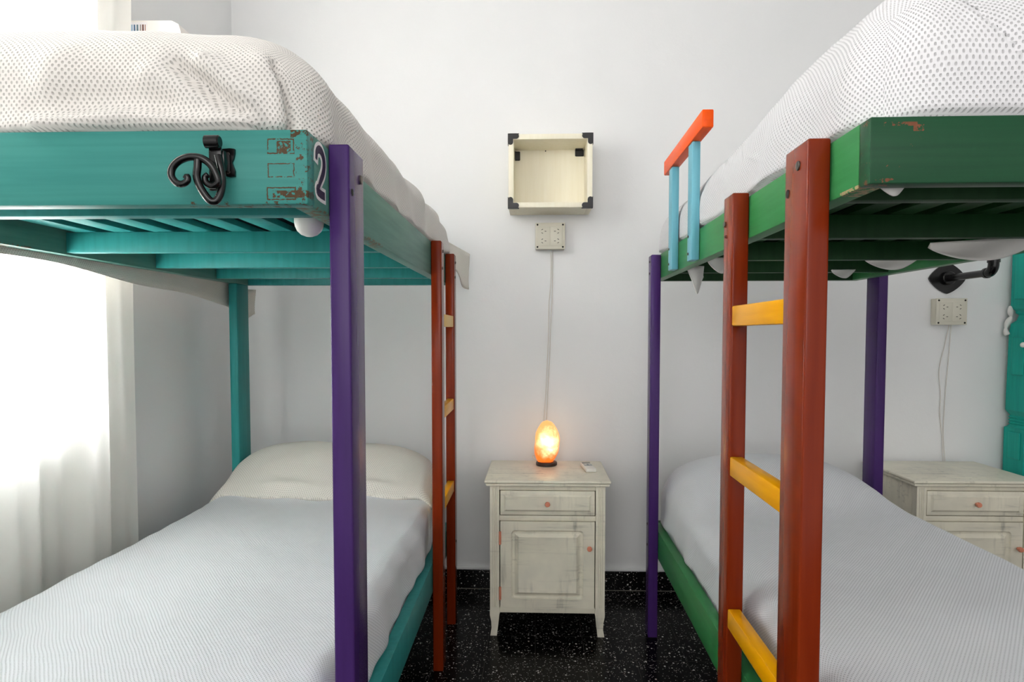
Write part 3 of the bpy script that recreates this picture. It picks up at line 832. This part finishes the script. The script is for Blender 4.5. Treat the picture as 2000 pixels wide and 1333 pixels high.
# ------------------------------------------------------------------ wall crate
def crate():
    root = empty('wall_crate', (.067, W, 1.885), 'cream wooden crate shelf with black corners fixed to the back wall', 'shelf')
    hw, h, y0, t = .195, .338, -.20, .024
    bm = bmesh.new()
    for a in ((-hw, -hw+t, 0, h), (hw-t, hw, 0, h), (-hw+t, hw-t, 0, t), (-hw+t, hw-t, h-t, h)):
        bx(bm, a[0], a[1], y0, -.001, a[2], a[3], .0015)
    smooth_angle(mesh_obj('crate_frame', bm, CRATE, root), 40)
    bm = bmesh.new(); bx(bm, -hw+t, hw-t, -.010, -.001, t, h-t, 0); mesh_obj('back_panel', bm, CRATE, root)
    bm = bmesh.new(); disc_bm(bm, (-.02, -.010, h-t-.004), (0, -1, 0), .003, .002, 10); mesh_obj('screw', bm, DARK, root)
    L = .052; wd = .025
    for sx in (-1, 1):
        for sz in (0, 1):
            cz = -.003 if sz == 0 else h+.003; dz = 1 if sz == 0 else -1; cx = sx*(hw+.003)
            poly = []
            def arc(cx_, cy_, r, a0, a1, n=6): return [(cx_+r*math.cos(math.radians(a0+(a1-a0)*k/n)), cy_+r*math.sin(math.radians(a0+(a1-a0)*k/n))) for k in range(n+1)]
            q = [(0.008, 0)] + arc(L-wd/2, wd/2, wd/2, -90, 90) + [(wd, wd)] + arc(wd/2, L-wd/2, wd/2, 0, 180) + arc(.008, .008, .008, 180, 262, 4)
            poly = [(cx-sx*a, cz+dz*b) for a, b in q]
            bm = bmesh.new(); prism_bm(bm, poly, lambda p: Vector((p[0], y0-.003, p[1])), lambda p: Vector((p[0], y0-.0002, p[1])))
            # returns along the outside faces
            bx(bm, cx, cx-sx*.0028, y0-.003, y0+.022, min(cz, cz+dz*L), max(cz, cz+dz*L), .001)
            bx(bm, min(cx, cx-sx*L), max(cx, cx-sx*L), y0-.003, y0+.022, min(cz, cz+dz*.0028), max(cz, cz+dz*.0028), .001)
            mesh_obj('corner_bracket', bm, BLACKP, root)
    for sx in (-1, 1):   # inside brackets at the top back
        bm = bmesh.new()
        x = sx*(hw-t)
        if sx < 0: bx(bm, x+.0003, x+.026, -.016, -.0103, h-t-.050, h-t-.006, .004); bx(bm, x+.0003, x+.004, -.05, -.0103, h-t-.050, h-t-.012, .001)
        else: bx(bm, x-.046, x-.004, -.016, -.0103, h-t-.032, h-t-.001, .004); bx(bm, x-.046, x-.010, -.04, -.0103, h-t-.005, h-t-.0003, .001)
        mesh_obj('inner_bracket', bm, BLACKP, root)
crate()

# ------------------------------------------------------------------ socket boxes with cables
def socket_box(cx, cz, label, w_=.146, h_=.128):
    root = empty('socket_box', (cx, W, cz), label, 'socket box', 0, 'white four-socket boxes on the back wall')
    d = .05
    bm = bmesh.new(); bx(bm, -w_/2+.001, w_/2-.001, -d+.010, -.0005, -h_/2+.001, h_/2-.001, .003); smooth_angle(mesh_obj('box_body', bm, IVORY, root), 40)
    bm = bmesh.new(); bx(bm, -w_/2, w_/2, -d, -d+.0098, -h_/2, h_/2, .003); smooth_angle(mesh_obj('cover_plate', bm, IVORY, root), 40)
    for sx in (-1, 1):
        bm = bmesh.new(); bx(bm, sx*.031-.0285, sx*.031+.0285, -d-.0022, -d+.001, -.048, .044, .0015); mod = smooth_angle(mesh_obj('socket_module', bm, IVORY, root), 40)
        for zc in (.022, -.025):
            bm = bmesh.new(); y = -d-.0022
            M = lambda x, z, a: Matrix.Translation((x, y, z)) @ Matrix.Rotation(math.radians(a), 4, 'Y')
            cx_ = sx*.031+sx*.002
            for (ox, oz, an) in ((sx*.006, .0085, 30*sx), (sx*.006, -.0085, -30*sx), (-sx*.010, 0, 0)):
                vs = bx(bm, -.0042, .0042, -.0006, .0004, -.0013, .0013, 0, M=M(cx_+ox, zc+oz, an))
            mesh_obj('socket_slots', bm, DARK, mod)
    for sx in (-1, 1):
        for sz in (-1, 1):
            bm = bmesh.new(); disc_bm(bm, (sx*(w_/2-.011), -d+.0004, sz*(h_/2-.010)), (0, -1, 0), .0045, .001, 14); mesh_obj('screw', bm, DARK, root)
    return root
socket_box(.070, 1.775, 'ivory four-socket box on the wall right below the crate shelf')
socket_box(2.001, 1.403, 'ivory four-socket box on the wall under the black pipe at right')
def cord(pts, label, r=.0019):
    o = tube('power_cord', smooth_path(pts, 8), r, CABLE, None, 8); return tag(o, label, 'power cord')
yc = W-.006
cord([(.083, yc-.01, 1.711), (.083, yc, 1.66), (.082, yc, 1.50), (.075, yc, 1.35), (.070, yc, 1.18), (.062, yc-.006, 1.02), (.058, yc-.02, .93), (.053, yc-.03, .84), (.05, yc-.02, .72), (.05, yc-.02, .62)], 'thin pale right-hand cord from the middle socket box to the lamp')
cord([(.074, yc-.01, 1.711), (.076, yc, 1.64), (.074, yc, 1.55), (.066, yc, 1.44), (.064, yc, 1.30), (.058, yc, 1.15), (.050, yc-.008, .98), (.041, yc-.02, .84), (.040, yc-.02, .62)], 'thin pale left-hand cord of the pair running down to the lamp')
cord([(2.01, yc-.01, 1.339), (2.0, yc, 1.25), (1.975, yc, 1.12), (1.985, yc, 1.0), (1.985, yc, .90), (1.998, yc, .80), (2.0, yc-.01, .67), (2.0, yc-.01, .60)], 'thin pale cord under the right socket box, bowing to the left')
cord([(2.02, yc-.01, 1.339), (2.02, yc, 1.20), (2.01, yc, 1.05), (2.005, yc, .92), (2.004, yc, .80), (2.01, yc-.01, .67), (2.01, yc-.01, .60)], 'thin pale cord under the right socket box, hanging nearly straight')

# ------------------------------------------------------------------ black pipe bracket
def pipe():
    root = empty('pipe_bracket', (2.0, W, 1.566), 'black iron pipe bracket on the wall above the right socket box', 'pipe bracket')
    bm = bmesh.new(); poly = []
    for k in range(48):
        a = 2*math.pi*k/48; r = .088/(abs(math.cos(a))**1.35+abs(math.sin(a))**1.35)**(1/1.35)
        poly.append((r*math.cos(a), r*.86*math.sin(a)))
    prism_bm(bm, poly, lambda p: Vector((p[0], -.001, p[1])), lambda p: Vector((p[0], -.010, p[1])))
    disc_bm(bm, (0, -.010, 0), (0, -1, 0), .032, .022, 24, .004)
    smooth_angle(mesh_obj('flange', bm, IRON, root), 40)
    bm = bmesh.new(); disc_bm(bm, (0, -.03, 0), (0, -1, 0), .0165, .28, 20); smooth_angle(mesh_obj('pipe', bm, IRON, root), 40)
    bm = bmesh.new(); disc_bm(bm, (0, -.285, 0), (0, -1, 0), .0235, .018, 20, .003)
    arc = [(0, -.30-.034*math.sin(a), .034*(1-math.cos(a))) for a in [math.pi/2*k/10 for k in range(11)]]
    tube_bm(bm, [(0, -.295, 0)]+arc+[(0, -.334, .046)], .0215, 20)
    disc_bm(bm, (0, -.334, .042), (0, 0, 1), .0250, .016, 20, .003)
    bmesh.ops.recalc_face_normals(bm, faces=bm.faces); smooth_angle(mesh_obj('elbow', bm, IRON, root), 40)
    bm = bmesh.new(); disc_bm(bm, (0, -.334, .05), (0, 0, 1), .0165, .20, 20); smooth_angle(mesh_obj('pipe', bm, IRON, root), 40)
pipe()

# ------------------------------------------------------------------ carved turquoise post at the right edge
def carved_post():
    root = empty('carved_bed_post', (2.355, 3.235, .0), 'carved turquoise wooden bed post standing at the far right edge', 'bed post')
    h = .072
    prof = [(0, h), (.62, h), (.62, .078), (.845, .078), (.850, .070), (.862, .062), (.868, .068), (.875, .062), (.882, .068), (.889, .062), (.896, .068), (.903, .062), (.915, .068), (.93, .076), (1.30, .073), (1.345, .068), (1.36, .052), (1.385, .046), (1.395, .056), (1.405, .056), (1.415, .064), (1.43, .070), (2.1, .070)]
    bm = bmesh.new(); rings = []
    for z, r in prof:
        c = min(.012, r*.2)
        pts = [(r, -r+c), (r, r-c), (r-c, r), (-r+c, r), (-r, r-c), (-r, -r+c), (-r+c, -r), (r-c, -r)]
        rings.append([bm.verts.new((a, b, z)) for a, b in pts])
    for j in range(len(rings)-1):
        for k in range(8): bm.faces.new((rings[j][k], rings[j][(k+1) % 8], rings[j+1][(k+1) % 8], rings[j+1][k]))
    bm.faces.new(rings[0][::-1]); bm.faces.new(rings[-1]); bmesh.ops.recalc_face_normals(bm, faces=bm.faces)
    mesh_obj('post_shaft', bm, TURQ, root)
    for z0, z1 in ((.70, .83), (1.10, 1.28), (1.46, 1.9)):
        bm = bmesh.new(); r = .0735 if z0 < 1.4 else .068
        r = {.70: .078, 1.10: .0745, 1.46: .070}[z0]
        bx(bm, -.030, .030, -r-.006, -r+.001, z0, z1, .004); mesh_obj('carved_panel', bm, TURQ, root)
        bm = bmesh.new(); bx(bm, -r-.006, -r+.001, -.048, .030, z0, z1, .004); mesh_obj('carved_panel', bm, TURQ, root)
    bm = bmesh.new(); lathe_bm(bm, [(.004, -.012), (.011, -.008), (.013, 0), (.010, .008), (.004, .012)], c=(-.086, -.055, 1.245), seg=14)
    k = mesh_obj('knob', bm, WHITEP, root, True); k['label'] = 'small white knob'
    # scrap of cloth caught on the post
    pr = [(-.070, .060, 1.43), (-.068, .062, 1.40), (-.066, .062, 1.375), (-.080, .066, 1.345), (-.084, .066, 1.31), (-.078, .062, 1.29)]
    o = tube('tied_cloth', smooth_path(pr, 5), [.006+.007*abs(math.sin(i*.35)) for i in range(26)], SHEET, root, 10); o['label'] = 'white cloth tied round the post'
carved_post()

# ------------------------------------------------------------------ air conditioner on the left wall
def aircon():
    root = empty('air_conditioner', (XL, 2.472, 2.182), 'white wall-mounted air conditioner above the upper left bunk, with coloured label', 'air conditioner')
    bm = bmesh.new()
    poly = [(0, 0), (.12, 0), (.175, .03), (.195, .09), (.198, .235), (.190, .262), (.165, .275), (0, .278)]
    prism_bm(bm, poly, lambda p: Vector((p[0]+.0005, 0, p[1])), lambda p: Vector((p[0]+.0005, .78, p[1])))
    mesh_obj('casing', bm, m_plain('white_casing', (238, 232, 226), .4), root)
    bm = bmesh.new(); bx(bm, .0, .196, .004, .776, .0, .001); mesh_obj('air_outlet', bm, DARK, root) if False else bm.free()
    stripes = [(.010, .018, (150, 175, 200)), (.022, .028, (80, 110, 140)), (.033, .039, (90, 120, 130)), (.046, .050, (150, 140, 130)), (.054, .060, (110, 70, 55)), (.064, .067, (170, 120, 90))]
    bm = bmesh.new(); bx(bm, .004, .072, -.0008, -.0001, .205, .270); lab = mesh_obj('energy_label', bm, m_plain('label_paper', (236, 232, 232), .5), root)
    for i, (a, b, c) in enumerate(stripes):
        bm = bmesh.new(); bx(bm, a, b, -.0014, -.0009, .215, .262); mesh_obj('label_stripe', bm, m_plain('label_ink_'+'abcdef'[i], c, .5), lab)
aircon()
